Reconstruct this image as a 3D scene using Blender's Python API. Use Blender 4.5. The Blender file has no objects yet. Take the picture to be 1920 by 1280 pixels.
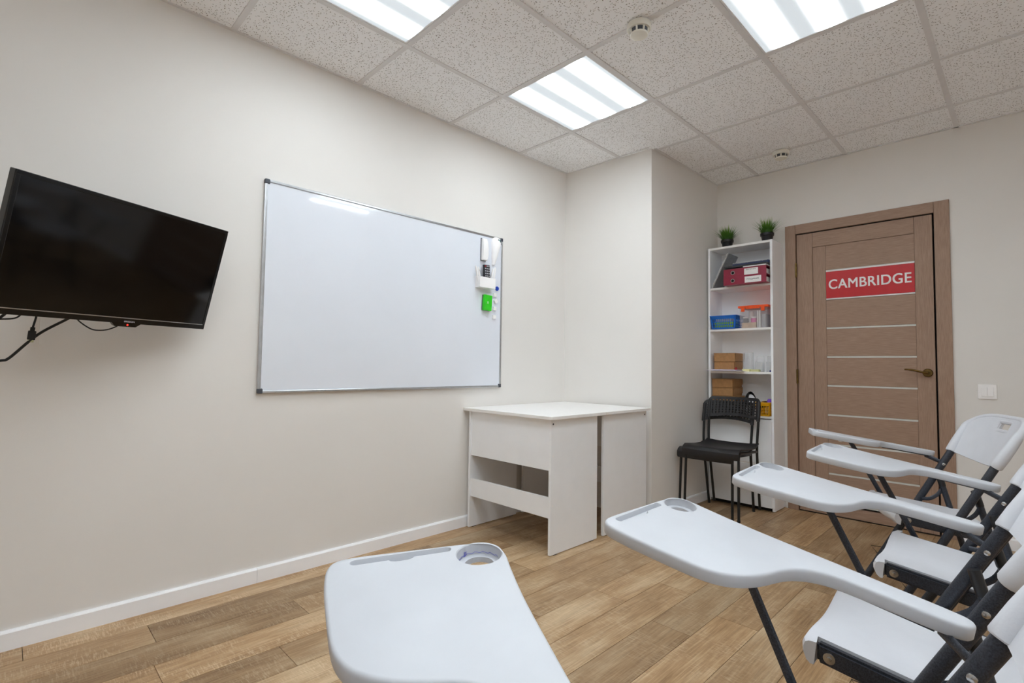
import bpy, bmesh, math, random
from mathutils import Vector, Matrix
random.seed(7)
PI = math.pi
scene = bpy.context.scene
C = scene.collection

# ------------------------------------------------------------------ camera
def rotm(y, p, r):
    return (Matrix.Rotation(y, 3, 'Z') @ Matrix.Rotation(p, 3, 'X') @ Matrix.Rotation(r, 3, 'Y'))
CAMPOS = Vector((2.4986, -1.3073, 0.9965))
Rc = rotm(0.7908854, 0.0476284, -0.0137585)
cam_d = bpy.data.cameras.new('camera'); cam = bpy.data.objects.new('camera', cam_d); C.objects.link(cam)
cam_d.sensor_width = 36; cam_d.lens = 36 * 961.06 / 1920; cam_d.clip_start = 0.02
r_, f_, u_ = Rc.col[0], Rc.col[1], Rc.col[2]
cam.matrix_world = Matrix(((r_[0], u_[0], -f_[0], CAMPOS[0]), (r_[1], u_[1], -f_[1], CAMPOS[1]), (r_[2], u_[2], -f_[2], CAMPOS[2]), (0, 0, 0, 1)))
scene.camera = cam
# ------------------------------------------------------------------ world, exposure
w = bpy.data.worlds.new('world'); scene.world = w; w.use_nodes = True
w.node_tree.nodes['Background'].inputs[0].default_value = (0.9, 0.95, 1, 1)
w.node_tree.nodes['Background'].inputs[1].default_value = 0.3
scene.view_settings.view_transform = 'Standard'; scene.view_settings.look = 'None'
scene.view_settings.gamma = 1; scene.view_settings.use_curve_mapping = False
scene.view_settings.exposure = 0.2
scene.cycles.max_bounces = 14; scene.cycles.diffuse_bounces = 12
LAMP = 26.5                      # luminous strength of the ceiling panels

# ------------------------------------------------------------------ room numbers (metres)
H = 2.4887; YC = 2.768; XR = 3.75; YR = -3.45
GX = [0.474, 1.0544, 1.6346, 2.2173, 2.80, 3.38]          # ceiling bars running along y
GY = [-3.08, -2.47, -1.86, -1.25, -0.637, -0.0254, 0.5947, 1.2075, 1.8127, 2.4105]

# ------------------------------------------------------------------ helpers
def lin(r, g, b):
    f = lambda c: (c / 255 / 12.92) if c / 255 <= .04045 else ((c / 255 + .055) / 1.055) ** 2.4
    return (f(r), f(g), f(b), 1)

class M:
    """small node-material builder"""
    def __init__(s, name, col=(200, 200, 200), rough=.5, metal=0, coat=0, spec=.5):
        s.m = bpy.data.materials.new(name); s.m.use_nodes = True
        s.t = s.m.node_tree; s.b = s.t.nodes['Principled BSDF']
        s.b.inputs['Base Color'].default_value = lin(*col); s.b.inputs['Roughness'].default_value = rough
        s.b.inputs['Metallic'].default_value = metal; s.b.inputs['Coat Weight'].default_value = coat
        s.b.inputs['Specular IOR Level'].default_value = spec
    def n(s, ty, **kw):
        nd = s.t.nodes.new(ty)
        for k, v in kw.items():
            if k in nd.inputs.keys(): nd.inputs[k].default_value = v
            else: setattr(nd, k, v)
        return nd
    def l(s, a, b): s.t.links.new(a, b)
    def coord(s, out='Object', scale=(1, 1, 1)):
        tc = s.n('ShaderNodeTexCoord'); mp = s.n('ShaderNodeMapping'); mp.inputs['Scale'].default_value = scale
        s.l(tc.outputs[out], mp.inputs[0]); return mp.outputs[0]
    def ramp(s, src, stops):
        r = s.n('ShaderNodeValToRGB'); e = r.color_ramp.elements
        while len(e) < len(stops): e.new(.5)
        for el, (p, c) in zip(e, stops): el.position = p; el.color = c if len(c) == 4 else lin(*c)
        s.l(src, r.inputs[0]); return r.outputs[0]
    def mix(s, f, a, b, mode='MIX'):
        mx = s.n('ShaderNodeMix', data_type='RGBA', blend_type=mode)
        for i, v in ((0, f), (6, a), (7, b)):
            if hasattr(v, 'is_linked'): s.l(v, mx.inputs[i])
            else: mx.inputs[i].default_value = v
        return mx.outputs[2]
    def noise(s, vec, scale, detail=4, rough=.5):
        nd = s.n('ShaderNodeTexNoise'); nd.inputs['Scale'].default_value = scale; nd.inputs['Detail'].default_value = detail
        nd.inputs['Roughness'].default_value = rough; s.l(vec, nd.inputs['Vector']); return nd.outputs['Fac']
    def bump(s, h, strength=.2, dist=.001):
        b = s.n('ShaderNodeBump'); b.inputs['Strength'].default_value = strength; b.inputs['Distance'].default_value = dist
        s.l(h, b.inputs['Height']); s.l(b.outputs[0], s.b.inputs['Normal'])
    def base(s, c): s.l(c, s.b.inputs['Base Color'])

MT = {}
def simple(key, col, rough=.5, metal=0, coat=0, var=.04, scale=30, bump=0, bscale=300, spec=.5):
    a = M(key, col, rough, metal, coat, spec)
    v = a.coord(); nz = a.noise(v, scale, 3)
    c0 = [max(0, int(x * (1 - var))) for x in col]; c1 = [min(255, int(x * (1 + var))) for x in col]
    a.base(a.ramp(nz, [(.3, c0), (.7, c1)]))
    if bump: a.bump(a.noise(v, bscale, 2), bump, .0006)
    MT[key] = a.m; return a

# painted wallpaper: fine relief, faint scuffs
a = M('wall_paint', (238, 234, 228), .75, spec=.3); v = a.coord('Object')
n1 = a.noise(v, 2.2, 3); a.base(a.ramp(n1, [(.3, (230, 227, 223)), (.7, (233, 230, 226))]))
a.bump(a.noise(v, 420, 2), .25, .0006); MT['wall'] = a.m
simple('baseboard', (249, 250, 253), .42, var=.01, scale=9)
# ceiling tile with fissures
a = M('ceiling_tile', (226, 221, 216), .9, spec=.1)
tc = a.n('ShaderNodeTexCoord'); oi = a.n('ShaderNodeObjectInfo')
add = a.n('ShaderNodeVectorMath', operation='ADD'); rs = a.n('ShaderNodeVectorMath', operation='SCALE'); rs.inputs['Scale'].default_value = 37
cmb = a.n('ShaderNodeCombineXYZ'); a.l(oi.outputs['Random'], cmb.inputs[0]); a.l(oi.outputs['Random'], cmb.inputs[1]); a.l(cmb.outputs[0], rs.inputs[0])
a.l(tc.outputs['Object'], add.inputs[0]); a.l(rs.outputs[0], add.inputs[1]); vv = add.outputs[0]
wn = a.n('ShaderNodeTexNoise'); wn.inputs['Scale'].default_value = 34; a.l(vv, wn.inputs['Vector'])
wsc = a.n('ShaderNodeVectorMath', operation='SCALE'); wsc.inputs['Scale'].default_value = .02; a.l(wn.outputs['Color'], wsc.inputs[0])
wad = a.n('ShaderNodeVectorMath', operation='ADD'); a.l(vv, wad.inputs[0]); a.l(wsc.outputs[0], wad.inputs[1])
def fis(scale, sc3, rot, thr, keep):
    mp = a.n('ShaderNodeMapping'); mp.inputs['Scale'].default_value = sc3; mp.inputs['Rotation'].default_value = (0, 0, rot); a.l(wad.outputs[0], mp.inputs[0])
    vo = a.n('ShaderNodeTexVoronoi', voronoi_dimensions='2D'); vo.inputs['Scale'].default_value = scale; a.l(mp.outputs[0], vo.inputs['Vector'])
    lt = a.n('ShaderNodeMath', operation='LESS_THAN'); lt.inputs[1].default_value = thr; a.l(vo.outputs['Distance'], lt.inputs[0])
    sp = a.n('ShaderNodeSeparateColor'); a.l(vo.outputs['Color'], sp.inputs[0])
    g = a.n('ShaderNodeMath', operation='GREATER_THAN'); g.inputs[1].default_value = keep; a.l(sp.outputs[0], g.inputs[0])
    mu = a.n('ShaderNodeMath', operation='MULTIPLY'); a.l(lt.outputs[0], mu.inputs[0]); a.l(g.outputs[0], mu.inputs[1]); return mu.outputs[0]
def mx(p, q):
    m_ = a.n('ShaderNodeMath', operation='MAXIMUM'); a.l(p, m_.inputs[0]); a.l(q, m_.inputs[1]); return m_.outputs[0]
f1 = fis(30, (1, 3.4, 1), .5, .115, .55); f2 = fis(38, (3.0, 1, 1), .2, .12, .66); f3 = fis(85, (1, 1, 1), 0, .17, .70)
fm = mx(mx(f1, f2), f3)
a.base(a.mix(fm, lin(247, 248, 250), lin(138, 132, 126)))
inv = a.n('ShaderNodeMath', operation='SUBTRACT'); inv.inputs[0].default_value = 1; a.l(fm, inv.inputs[1]); a.bump(inv.outputs[0], .5, .001)
MT['tile'] = a.m
simple('grid_bar', (222, 221, 222), .45, var=.01)
# laminate plank: sawn oak print
a = M('plank', (176, 138, 95), .42, spec=.4)
tc = a.n('ShaderNodeTexCoord'); oi = a.n('ShaderNodeObjectInfo')
rs = a.n('ShaderNodeVectorMath', operation='SCALE'); rs.inputs['Scale'].default_value = 53
cmb = a.n('ShaderNodeCombineXYZ')
for i in range(3): a.l(oi.outputs['Random'], cmb.inputs[i])
a.l(cmb.outputs[0], rs.inputs[0]); add = a.n('ShaderNodeVectorMath', operation='ADD'); a.l(tc.outputs['Object'], add.inputs[0]); a.l(rs.outputs[0], add.inputs[1])
def mapped(sc):
    mp = a.n('ShaderNodeMapping'); mp.inputs['Scale'].default_value = sc; a.l(add.outputs[0], mp.inputs[0]); return mp.outputs[0]
big = a.noise(mapped((5, 1.3, 1)), 1.6, 5, .6)
grain = a.noise(mapped((60, 2.0, 1)), 3.0, 6, .65)
saw = a.noise(mapped((16, 120, 1)), 1.8, 4, .65)          # short cross-grain saw marks
patch = a.noise(mapped((7, 4, 1)), 1.2, 2)
c = a.ramp(big, [(.32, (134, 100, 66)), (.5, (176, 143, 106)), (.68, (214, 190, 156))])
c = a.mix(a.ramp(grain, [(.35, (0, 0, 0)), (.7, (255, 255, 255))]), c, lin(131, 97, 63), 'MIX') if False else a.mix(.42, c, a.ramp(grain, [(.32, (112, 82, 52)), (.5, (172, 138, 98)), (.68, (216, 188, 150))]))
sawm = a.n('ShaderNodeMath', operation='MULTIPLY'); a.l(a.ramp(saw, [(.50, (0, 0, 0)), (.62, (255, 255, 255))]), sawm.inputs[0]); a.l(a.ramp(patch, [(.40, (0, 0, 0)), (.62, (185, 185, 185))]), sawm.inputs[1])
c = a.mix(sawm.outputs[0], c, lin(222, 200, 168))
hs = a.n('ShaderNodeHueSaturation'); mr = a.n('ShaderNodeMapRange'); mr.inputs['To Min'].default_value = .74; mr.inputs['To Max'].default_value = 1.12
a.l(oi.outputs['Random'], mr.inputs[0]); a.l(mr.outputs[0], hs.inputs['Value']); a.l(c, hs.inputs['Color']); a.base(hs.outputs[0])
a.bump(grain, .12, .0006); MT['plank'] = a.m
simple('subfloor', (70, 50, 33), .8)
# door veneer (ecoveneer, fine straight grain)
def veneer(key, axis):
    a = M(key, (136, 112, 95), .5, spec=.35); sc = {'z': (170, 170, 7), 'x': (7, 170, 170)}[axis]
    g = a.noise(a.coord('Object', sc), 2.2, 5, .6); a.base(a.ramp(g, [(.25, (144, 116, 98)), (.5, (161, 133, 114)), (.75, (178, 151, 131))]))
    a.bump(g, .25, .0006); MT[key] = a.m
veneer('veneer_v', 'z'); veneer('veneer_h', 'x')
simple('door_gap', (30, 24, 20), .8)
simple('frosted_strip', (214, 214, 208), .25, var=.02)
simple('sign_red', (196, 22, 32), .35, var=.02)
simple('white_print', (240, 236, 236), .5, var=.01)
simple('brass', (120, 98, 58), .25, metal=1, var=.06, scale=50)
simple('steel', (190, 190, 190), .25, metal=1, var=.03)
simple('alu', (205, 208, 212), .28, metal=1, var=.03)
simple('cap_grey', (72, 76, 84), .5)
simple('plate_white', (252, 251, 251), .35, var=.005)
a = simple('whiteboard', (232, 237, 246), .06, var=.006, scale=3, coat=.3)
simple('laminate_white', (246, 248, 251), .5, var=.006, scale=12, bump=.05)
simple('laminate_edge', (242, 240, 238), .45, var=.005)
simple('tablet_plastic', (198, 201, 207), .42, var=.008, scale=14, bump=.05, bscale=500)
simple('seat_plastic', (209, 211, 217), .48, var=.008, scale=20, bump=.35, bscale=260)
a = M('hammered_metal', (44, 47, 55), .38, metal=.25, spec=.5); v = a.coord()
n_ = a.noise(v, 420, 2); a.base(a.ramp(n_, [(.3, (34, 37, 44)), (.7, (62, 66, 76))])); a.bump(n_, .5, .0008); MT['dark_metal'] = a.m
simple('black_plastic', (22, 22, 24), .4, var=.1)
simple('chair_black', (30, 29, 32), .42, var=.08, bump=.15, bscale=400)
simple('tube_black', (20, 19, 20), .38, var=.08)
simple('tv_bezel', (9, 9, 11), .18, var=.1)
simple('tv_screen', (4, 4, 5), .08, var=.05, spec=.5)
simple('cable_black', (16, 15, 15), .5)
simple('binder_red', (140, 18, 52), .42, var=.05)
simple('binder_inner', (40, 30, 34), .7)
simple('paper', (236, 234, 232), .7, var=.01)
simple('paper_lilac', (214, 204, 232), .7, var=.02)
simple('ink', (48, 46, 50), .6)
simple('ink_grey', (120, 118, 120), .6)
simple('navy', (22, 36, 82), .5)
simple('folder_dark', (34, 36, 40), .5)
simple('spiral_white', (230, 230, 226), .4)
simple('pad_cover', (156, 158, 160), .5, var=.06)
simple('basket_blue', (20, 110, 205), .4)
simple('basket_yellow', (238, 176, 24), .4)
simple('lid_orange', (242, 84, 16), .35)
simple('cardboard', (172, 128, 82), .75, var=.05, scale=60)
simple('cardboard_dark', (120, 84, 50), .8)
simple('lime', (170, 214, 40), .5)
simple('tan', (196, 164, 128), .6, var=.1)
simple('jar_black', (50, 52, 54), .4); simple('jar_pink', (214, 50, 150), .4); simple('jar_white', (234, 230, 226), .4)
simple('jar_green', (90, 170, 70), .5)
simple('red_bit', (180, 20, 34), .4); simple('note_yellow', (238, 232, 176), .7); simple('note_olive', (208, 206, 150), .7)
simple('blue_bit', (36, 40, 120), .4); simple('purple', (120, 74, 196), .5, var=.08)
simple('felt_black', (16, 15, 16), .9); simple('felt_white', (226, 226, 230), .8)
simple('pot_black', (20, 20, 24), .45)
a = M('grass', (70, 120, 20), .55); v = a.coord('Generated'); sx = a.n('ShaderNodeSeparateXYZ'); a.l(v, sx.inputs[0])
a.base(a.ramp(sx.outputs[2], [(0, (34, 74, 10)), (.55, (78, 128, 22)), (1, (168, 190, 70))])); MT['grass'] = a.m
simple('green_eraser', (48, 208, 28), .45); simple('magnet_blue', (20, 70, 190), .3)
simple('teal', (60, 150, 140), .5)
simple('remote_black', (30, 30, 36), .45); simple('button_grey', (190, 190, 196), .5)
simple('detector', (232, 230, 220), .4, var=.01)
simple('usb_metal', (190, 190, 150), .3, metal=.6)
def glassy(key, col, alpha, rough=.08):
    a = M(key, col, rough); a.b.inputs['Alpha'].default_value = alpha; nz = a.noise(a.coord(), 20, 2)
    a.base(a.ramp(nz, [(.3, [int(x * .97) for x in col]), (.7, col)])); MT[key] = a.m
glassy('clear_plastic', (226, 222, 224), .30); glassy('acrylic', (226, 228, 230), .22, .05)
# lamp diffuser: four tubes behind a prismatic sheet
a = M('diffuser', (165, 170, 175), .6); v = a.coord('Object'); sx = a.n('ShaderNodeSeparateXYZ'); a.l(v, sx.inputs[0])
mu = a.n('ShaderNodeMath', operation='MULTIPLY'); mu.inputs[1].default_value = 2 * PI / .186; a.l(sx.outputs[0], mu.inputs[0])
co = a.n('ShaderNodeMath', operation='COSINE'); a.l(mu.outputs[0], co.inputs[0])
mr = a.n('ShaderNodeMapRange'); mr.inputs['From Min'].default_value = -1; mr.inputs['From Max'].default_value = 1
mr.inputs['To Min'].default_value = 0; mr.inputs['To Max'].default_value = 1.0; a.l(co.outputs[0], mr.inputs[0])
pw = a.n('ShaderNodeMath', operation='POWER'); pw.inputs[1].default_value = 3.6; a.l(mr.outputs[0], pw.inputs[0])
ms = a.n('ShaderNodeMath', operation='MULTIPLY_ADD'); ms.inputs[1].default_value = LAMP; ms.inputs[2].default_value = .55; a.l(pw.outputs[0], ms.inputs[0])
a.l(ms.outputs[0], a.b.inputs['Emission Strength']); a.b.inputs['Emission Color'].default_value = (.86, .945, 1.0, 1); MT['diffuser'] = a.m
a = M('led_red', (255, 20, 20)); a.b.inputs['Emission Color'].default_value = (1, .02, .01, 1); a.b.inputs['Emission Strength'].default_value = 4; MT['led'] = a.m

# ------------------------------------------------------------------ mesh helpers
def new(): return bmesh.new()
def box(bm, x0, x1, y0, y1, z0, z1, bev=0, seg=2):
    vs = [bm.verts.new((x, y, z)) for x in (x0, x1) for y in (y0, y1) for z in (z0, z1)]
    fs = [bm.faces.new([vs[i] for i in q]) for q in ((0, 1, 3, 2), (4, 6, 7, 5), (0, 4, 5, 1), (2, 3, 7, 6), (0, 2, 6, 4), (1, 5, 7, 3))]
    if bev:
        es = set(e for f in fs for e in f.edges)
        bmesh.ops.bevel(bm, geom=list(es), offset=bev, segments=seg, affect='EDGES', profile=.5)
    return vs
def frames(pts, closed=False):
    pts = [Vector(p) for p in pts]; n = len(pts); out = []; up = None
    for i in range(n):
        a_ = pts[(i - 1) % n] if (closed or i > 0) else pts[i]; b_ = pts[(i + 1) % n] if (closed or i < n - 1) else pts[i]
        t = (b_ - a_).normalized()
        if up is None:
            up = Vector((0, 0, 1)) if abs(t.z) < .9 else Vector((0, 1, 0))
        s = t.cross(up)
        if s.length < 1e-6: s = t.orthogonal()
        s.normalize(); up = s.cross(t).normalized(); out.append((pts[i], s, up))
    return out
def tube(bm, pts, r, n=10, closed=False, r2=None):
    r2 = r if r2 is None else r2
    fr = frames(pts, closed); rings = []
    for i, (p, s, u) in enumerate(fr):
        k = r[i] if isinstance(r, (list, tuple)) else r; k2 = r2[i] if isinstance(r2, (list, tuple)) else r2
        rings.append([bm.verts.new(p + s * math.cos(2 * PI * j / n) * k + u * math.sin(2 * PI * j / n) * k2) for j in range(n)])
    m = len(rings)
    for i in range(m if closed else m - 1):
        A, B = rings[i], rings[(i + 1) % m]
        for j in range(n): bm.faces.new((A[j], A[(j + 1) % n], B[(j + 1) % n], B[j]))
    if not closed:
        bm.faces.new(rings[0][::-1]); bm.faces.new(rings[-1])
def fillet(pts, rad, n=5):
    pts = [Vector(p) for p in pts]; out = [pts[0]]
    for i in range(1, len(pts) - 1):
        p = pts[i]; a_ = pts[i - 1] - p; b_ = pts[i + 1] - p
        d = min(rad, a_.length * .49, b_.length * .49); q0 = p + a_.normalized() * d; q1 = p + b_.normalized() * d
        for k in range(n + 1):
            t = k / n; out.append(q0 * (1 - t) ** 2 + p * 2 * t * (1 - t) + q1 * t * t)
    out.append(pts[-1]); return out
def lathe(bm, prof, n=20, c=(0, 0, 0), axis='z'):
    rings = []
    for r, z in prof:
        ring = []
        for j in range(n):
            a_ = 2 * PI * j / n; x, y = r * math.cos(a_), r * math.sin(a_)
            q = {'z': (x, y, z), 'y': (x, z, y), 'x': (z, x, y)}[axis]
            ring.append(bm.verts.new((c[0] + q[0], c[1] + q[1], c[2] + q[2])))
        rings.append(ring)
    for A, B in zip(rings, rings[1:]):
        for j in range(n): bm.faces.new((A[j], A[(j + 1) % n], B[(j + 1) % n], B[j]))
    bm.faces.new(rings[0][::-1]); bm.faces.new(rings[-1])
def prism(bm, poly, f0, f1):
    """poly 2D, f0/f1 map (a,b)->3D for the two caps"""
    A = [bm.verts.new(f0(*p)) for p in poly]; B = [bm.verts.new(f1(*p)) for p in poly]; n = len(poly)
    bm.faces.new(A[::-1]); bm.faces.new(B)
    for i in range(n): bm.faces.new((A[i], A[(i + 1) % n], B[(i + 1) % n], B[i]))
def mesh_of(bm, name, smooth=False):
    bmesh.ops.recalc_face_normals(bm, faces=bm.faces[:])
    me = bpy.data.meshes.new(name); bm.to_mesh(me); bm.free()
    if smooth:
        me.polygons.foreach_set('use_smooth', [True] * len(me.polygons)); me.set_sharp_from_angle(angle=math.radians(38))
    return me
def obj(name, bm, mat, parent=None, smooth=False, label=None):
    me = mesh_of(bm, name, smooth) if isinstance(bm, bmesh.types.BMesh) else bm
    if not me.materials: me.materials.append(MT[mat])
    o = bpy.data.objects.new(name, me); C.objects.link(o)
    if parent: o.parent = parent
    if label: o['label'] = label
    return o
def boxo(name, dims, mat, parent=None, bev=0, seg=2, label=None):
    bm = new(); box(bm, *dims, bev=bev, seg=seg); return obj(name, bm, mat, parent, False, label)
def tag(o, label, cat, group=None):
    o['label'] = label; o['category'] = cat
    if group: o['group'] = group
    return o
def thing(name, label, cat, loc=(0, 0, 0), rz=0, group=None):
    o = bpy.data.objects.new(name, None); C.objects.link(o); o.empty_display_size = .1
    o.location = loc; o.rotation_euler = (0, 0, rz); return tag(o, label, cat, group)
def struct(o): o['kind'] = 'structure'; return o
def copy_tree(o, parent=None):
    c_ = o.copy(); C.objects.link(c_); c_.parent = parent
    for ch in list(o.children): copy_tree(ch, c_)
    return c_
def text_mesh(txt, size, depth=.0004, bold=0.0, spacing=1.0):
    cu = bpy.data.curves.new('lettering', 'FONT'); cu.body = txt; cu.size = size; cu.extrude = depth; cu.offset = bold
    cu.align_x = 'CENTER'; cu.align_y = 'CENTER'; cu.space_character = spacing
    o = bpy.data.objects.new('tmp', cu); C.objects.link(o); bpy.context.view_layer.update()
    me = bpy.data.meshes.new_from_object(o.evaluated_get(bpy.context.evaluated_depsgraph_get())); bpy.data.objects.remove(o); me.name = 'lettering'
    me.materials.clear(); return me
def fit_text(me, width, height):
    xs = [v.co.x for v in me.vertices]; ys = [v.co.y for v in me.vertices]
    cx, cy = (max(xs) + min(xs)) / 2, (max(ys) + min(ys)) / 2; sx_, sy_ = width / (max(xs) - min(xs)), height / (max(ys) - min(ys))
    for v_ in me.vertices: v_.co.x = (v_.co.x - cx) * sx_; v_.co.y = (v_.co.y - cy) * sy_
    return me

# ================================================================== SETTING
# ---- floor with planks (boards run along y)
fl = struct(boxo('floor', (-.1, XR + .1, YR - .1, YC + .1, -.06, -.006), 'subfloor'))
PW = .1615; x = .13 - PW; rowi = 0
known = {1: -.88, 2: -1.55, 3: -.915, 4: -.577, 6: .25, 7: .62, 8: 2.18, 9: .555, 0: -1.22}
while x < XR:
    x0, x1 = max(0, x), min(XR, x + PW)
    ln = random.choice([1.15, 1.28, 1.4]); y = known.get(rowi, random.uniform(-1, 0)); y -= math.ceil((y - YR) / ln) * ln
    while y < YC:
        y0, y1 = max(YR, y), min(YC, y + ln)
        if x1 - x0 > .01 and y1 - y0 > .01:
            bm = new(); hx, hy = (x1 - x0) / 2 - .0009, (y1 - y0) / 2 - .0009
            box(bm, -hx, hx, -hy, hy, -.006, 0)
            o = obj('plank', bm, 'plank', fl); o.location = ((x0 + x1) / 2, (y0 + y1) / 2, 0)
        y += ln
    x += PW; rowi += 1
# ---- walls
struct(boxo('wall_left', (-.12, 0, YR - .12, YC + .12, 0, H + .06), 'wall'))
DX0, DX1, DZ = 1.305, 2.108, 1.992
bm = new()
box(bm, 0, DX0, YC, YC + .14, 0, H + .06); box(bm, DX1, XR + .12, YC, YC + .14, 0, H + .06); box(bm, DX0, DX1, YC, YC + .14, DZ, H + .06)
struct(obj('wall_back', bm, 'wall'))
bm = new(); P0 = [(0, 1.73), (.714, 1.774), (.737, YC), (0, YC)]
prism(bm, P0, lambda a_, b_: (a_, b_, 0), lambda a_, b_: (a_, b_, H + .03)); struct(obj('wall_pillar', bm, 'wall'))
struct(boxo('wall_right', (XR, XR + .12, YR - .12, YC, 0, H + .06), 'wall'))
struct(boxo('wall_rear', (0, XR, YR - .12, YR, 0, H + .06), 'wall'))
# ---- baseboards
def baseboard(name, p, q, side, h=.066, t=.014):
    p, q = Vector(p), Vector(q); d = (q - p).normalized(); nrm = Vector((-d.y, d.x)) * side
    bm = new(); prof = [(0, 0), (t, 0), (t, h - .008), (t - .006, h), (0, h)]
    prism(bm, prof, lambda a_, b_: (p.x + nrm.x * a_, p.y + nrm.y * a_, b_), lambda a_, b_: (q.x + nrm.x * a_, q.y + nrm.y * a_, b_))
    return struct(obj(name, bm, 'baseboard'))
bl = baseboard('baseboard_left', (0, YR), (0, -.452), -1)
bl2 = baseboard('baseboard_left_end', (0, -.4505), (0, 1.728), -1)
baseboard('baseboard_pillar', (.716, 1.79), (.737, YC), -1)
baseboard('baseboard_back', (2.176, YC), (XR, YC), -1)
baseboard('baseboard_right', (XR, YR), (XR, YC - .02), 1)
baseboard('baseboard_rear', (.02, YR), (XR - .02, YR), 1)
# ---- ceiling: slab, tiles, bars
ce = struct(boxo('ceiling', (-.1, XR + .1, YR - .1, YC + .1, H + .03, H + .09), 'tile'))
xs = [0] + GX + [XR]; ys = [YR] + GY + [YC]
LIGHT_CELLS = {(1, 5), (1, 7), (3, 5), (3, 7), (5, 5), (3, 3), (5, 3)}
lights = []
for i in range(len(xs) - 1):
    for j in range(len(ys) - 1):
        x0, x1, y0, y1 = xs[i], xs[i + 1], ys[j], ys[j + 1]
        if (i, j) in LIGHT_CELLS: lights.append((i, j, x0, x1, y0, y1)); continue
        if x1 <= .74 and y0 >= 1.8: continue
        bm = new(); hx, hy = (x1 - x0) / 2 - .003, (y1 - y0) / 2 - .003; box(bm, -hx, hx, -hy, hy, 0, .014)
        o = obj('ceiling_tile', bm, 'tile', ce); o.location = ((x0 + x1) / 2, (y0 + y1) / 2, H + .003 + random.uniform(0, .002))
for gx in GX: boxo('grid_bar', (gx - .012, gx + .012, YR, (1.745 if gx < .7 else YC), H - .001, H + .012), 'grid_bar', ce)
for gy in GY:
    cuts = [.74 if gy > 1.8 else 0] + [g for g in GX if not (gy > 1.8 and g < .74)] + [XR]
    for a_, b_ in zip(cuts, cuts[1:]):
        boxo('grid_bar', (a_ + (.012 if a_ not in (0,) else 0), b_ - (.012 if b_ != XR else 0), gy - .012, gy + .012, H - .0005, H + .012), 'grid_bar', ce)
for nm, d in (('edge_trim', (0, .014, YR, 1.73, H - .001, H + .004)), ('edge_trim', (.75, XR, YC - .014, YC, H - .001, H + .004)), ('edge_trim', (0.01, .71, 1.735, 1.748, H - .001, H + .004)), ('edge_trim', (.722, .742, 1.79, YC, H - .001, H + .004))):
    boxo(nm, d, 'grid_bar', ce)
# ---- recessed ceiling lights
where = {(3, 5): 'square ceiling light above the tablet-arm chairs, just outside the picture', (5, 5): 'square ceiling light behind the chair backs, outside the picture', (3, 3): 'square ceiling light directly behind the camera', (5, 3): 'square ceiling light farthest behind the camera to the right', (1, 7): 'square ceiling light nearest the white pillar', (1, 5): 'square ceiling light above the whiteboard, cut by the top edge', (3, 7): 'square ceiling light at the top edge towards the door'}
for (i, j, x0, x1, y0, y1) in lights:
    t = thing('ceiling_light', where.get((i, j), 'square recessed ceiling light outside the picture, behind the camera'), 'ceiling light', ((x0 + x1) / 2, (y0 + y1) / 2, H), 0, 'recessed ceiling lights')
    hx, hy = (x1 - x0) / 2 - .013, (y1 - y0) / 2 - .013; fr = .008
    for d in ((-hx, hx, -hy, -hy + fr), (-hx, hx, hy - fr, hy), (-hx, -hx + fr, -hy + fr, hy - fr), (hx - fr, hx, -hy + fr, hy - fr)):
        boxo('frame_rail', (*d, 0, .02), 'grid_bar', t)
    boxo('housing', (-hx, hx, -hy, hy, .02, .028), 'grid_bar', t)
    boxo('diffuser', (-hx + fr, hx - fr, -hy + fr, hy - fr, .003, .008), 'diffuser', t)

# ---- door
dr = struct(bpy.data.objects.new('door_1', None)); C.objects.link(dr); dr.location = (0, YC, 0); dr['label'] = 'brown wood veneer door with pale glass strips in its frame'
boxo('casing', (1.246, 1.314, -.013, .0, 0, 2.052), 'veneer_v', dr, .002); boxo('casing', (2.099, 2.173, -.013, .0, 0, 2.052), 'veneer_v', dr, .002)
boxo('casing', (1.3145, 2.0985, -.013, .0, 1.985, 2.052), 'veneer_h', dr, .002)
boxo('jamb', (1.306, 1.314, .001, .12, 0, 1.985), 'veneer_v', dr); boxo('jamb', (2.099, 2.107, .001, .12, 0, 1.985), 'veneer_v', dr); boxo('jamb', (1.306, 2.107, .001, .12, 1.985, 1.99), 'veneer_h', dr)
boxo('door_stop', (1.3145, 2.0985, .05, .06, 0, 1.985), 'door_gap', dr)
Y0, Y1 = .004, .044
boxo('stile', (1.3185, 1.4195, Y0, Y1, .006, 1.979), 'veneer_v', dr, .0015); boxo('door_seal', (2.0965, 2.0988, .0015, .049, .004, 1.984), 'door_gap', dr); boxo('door_seal', (1.3145, 2.0965, .0015, .049, 1.9815, 1.9848), 'door_gap', dr)
boxo('stile', (1.9985, 2.0885, Y0, Y1, .006, 1.979), 'veneer_v', dr, .0015)
boxo('rail', (1.4205, 1.9975, Y0, Y1, 1.875, 1.979), 'veneer_h', dr, .0015); boxo('rail', (1.4205, 1.9975, Y0, Y1, .006, .072), 'veneer_h', dr, .0015)
boxo('slat', (1.4205, 1.5, Y0 + .007, Y1, .073, 1.874), 'veneer_v', dr, .001)
zs = [1.695, 1.494, 1.290, 1.089, .889, .687, .485, .284, .09]
zt = 1.874
for i, z in enumerate(zs):
    boxo('panel', (1.501, 1.9975, Y0 + .007, Y1, z + .0065, zt), 'veneer_h', dr, .001)
    boxo('glass_strip', (1.501, 1.9975, Y0 + .0085, Y1 - .01, z - .0055, z + .0055), 'frosted_strip', dr); zt = z - .0065
for z in (1.72, .95, .22):
    bm = new(); tube(bm, [(1.317, -.012, z - .05), (1.317, -.012, z + .05)], .007, 10); tube(bm, [(1.317, -.012, z - .054), (1.317, -.012, z - .05)], .005, 8); obj('hinge', bm, 'brass', dr, True)
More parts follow.
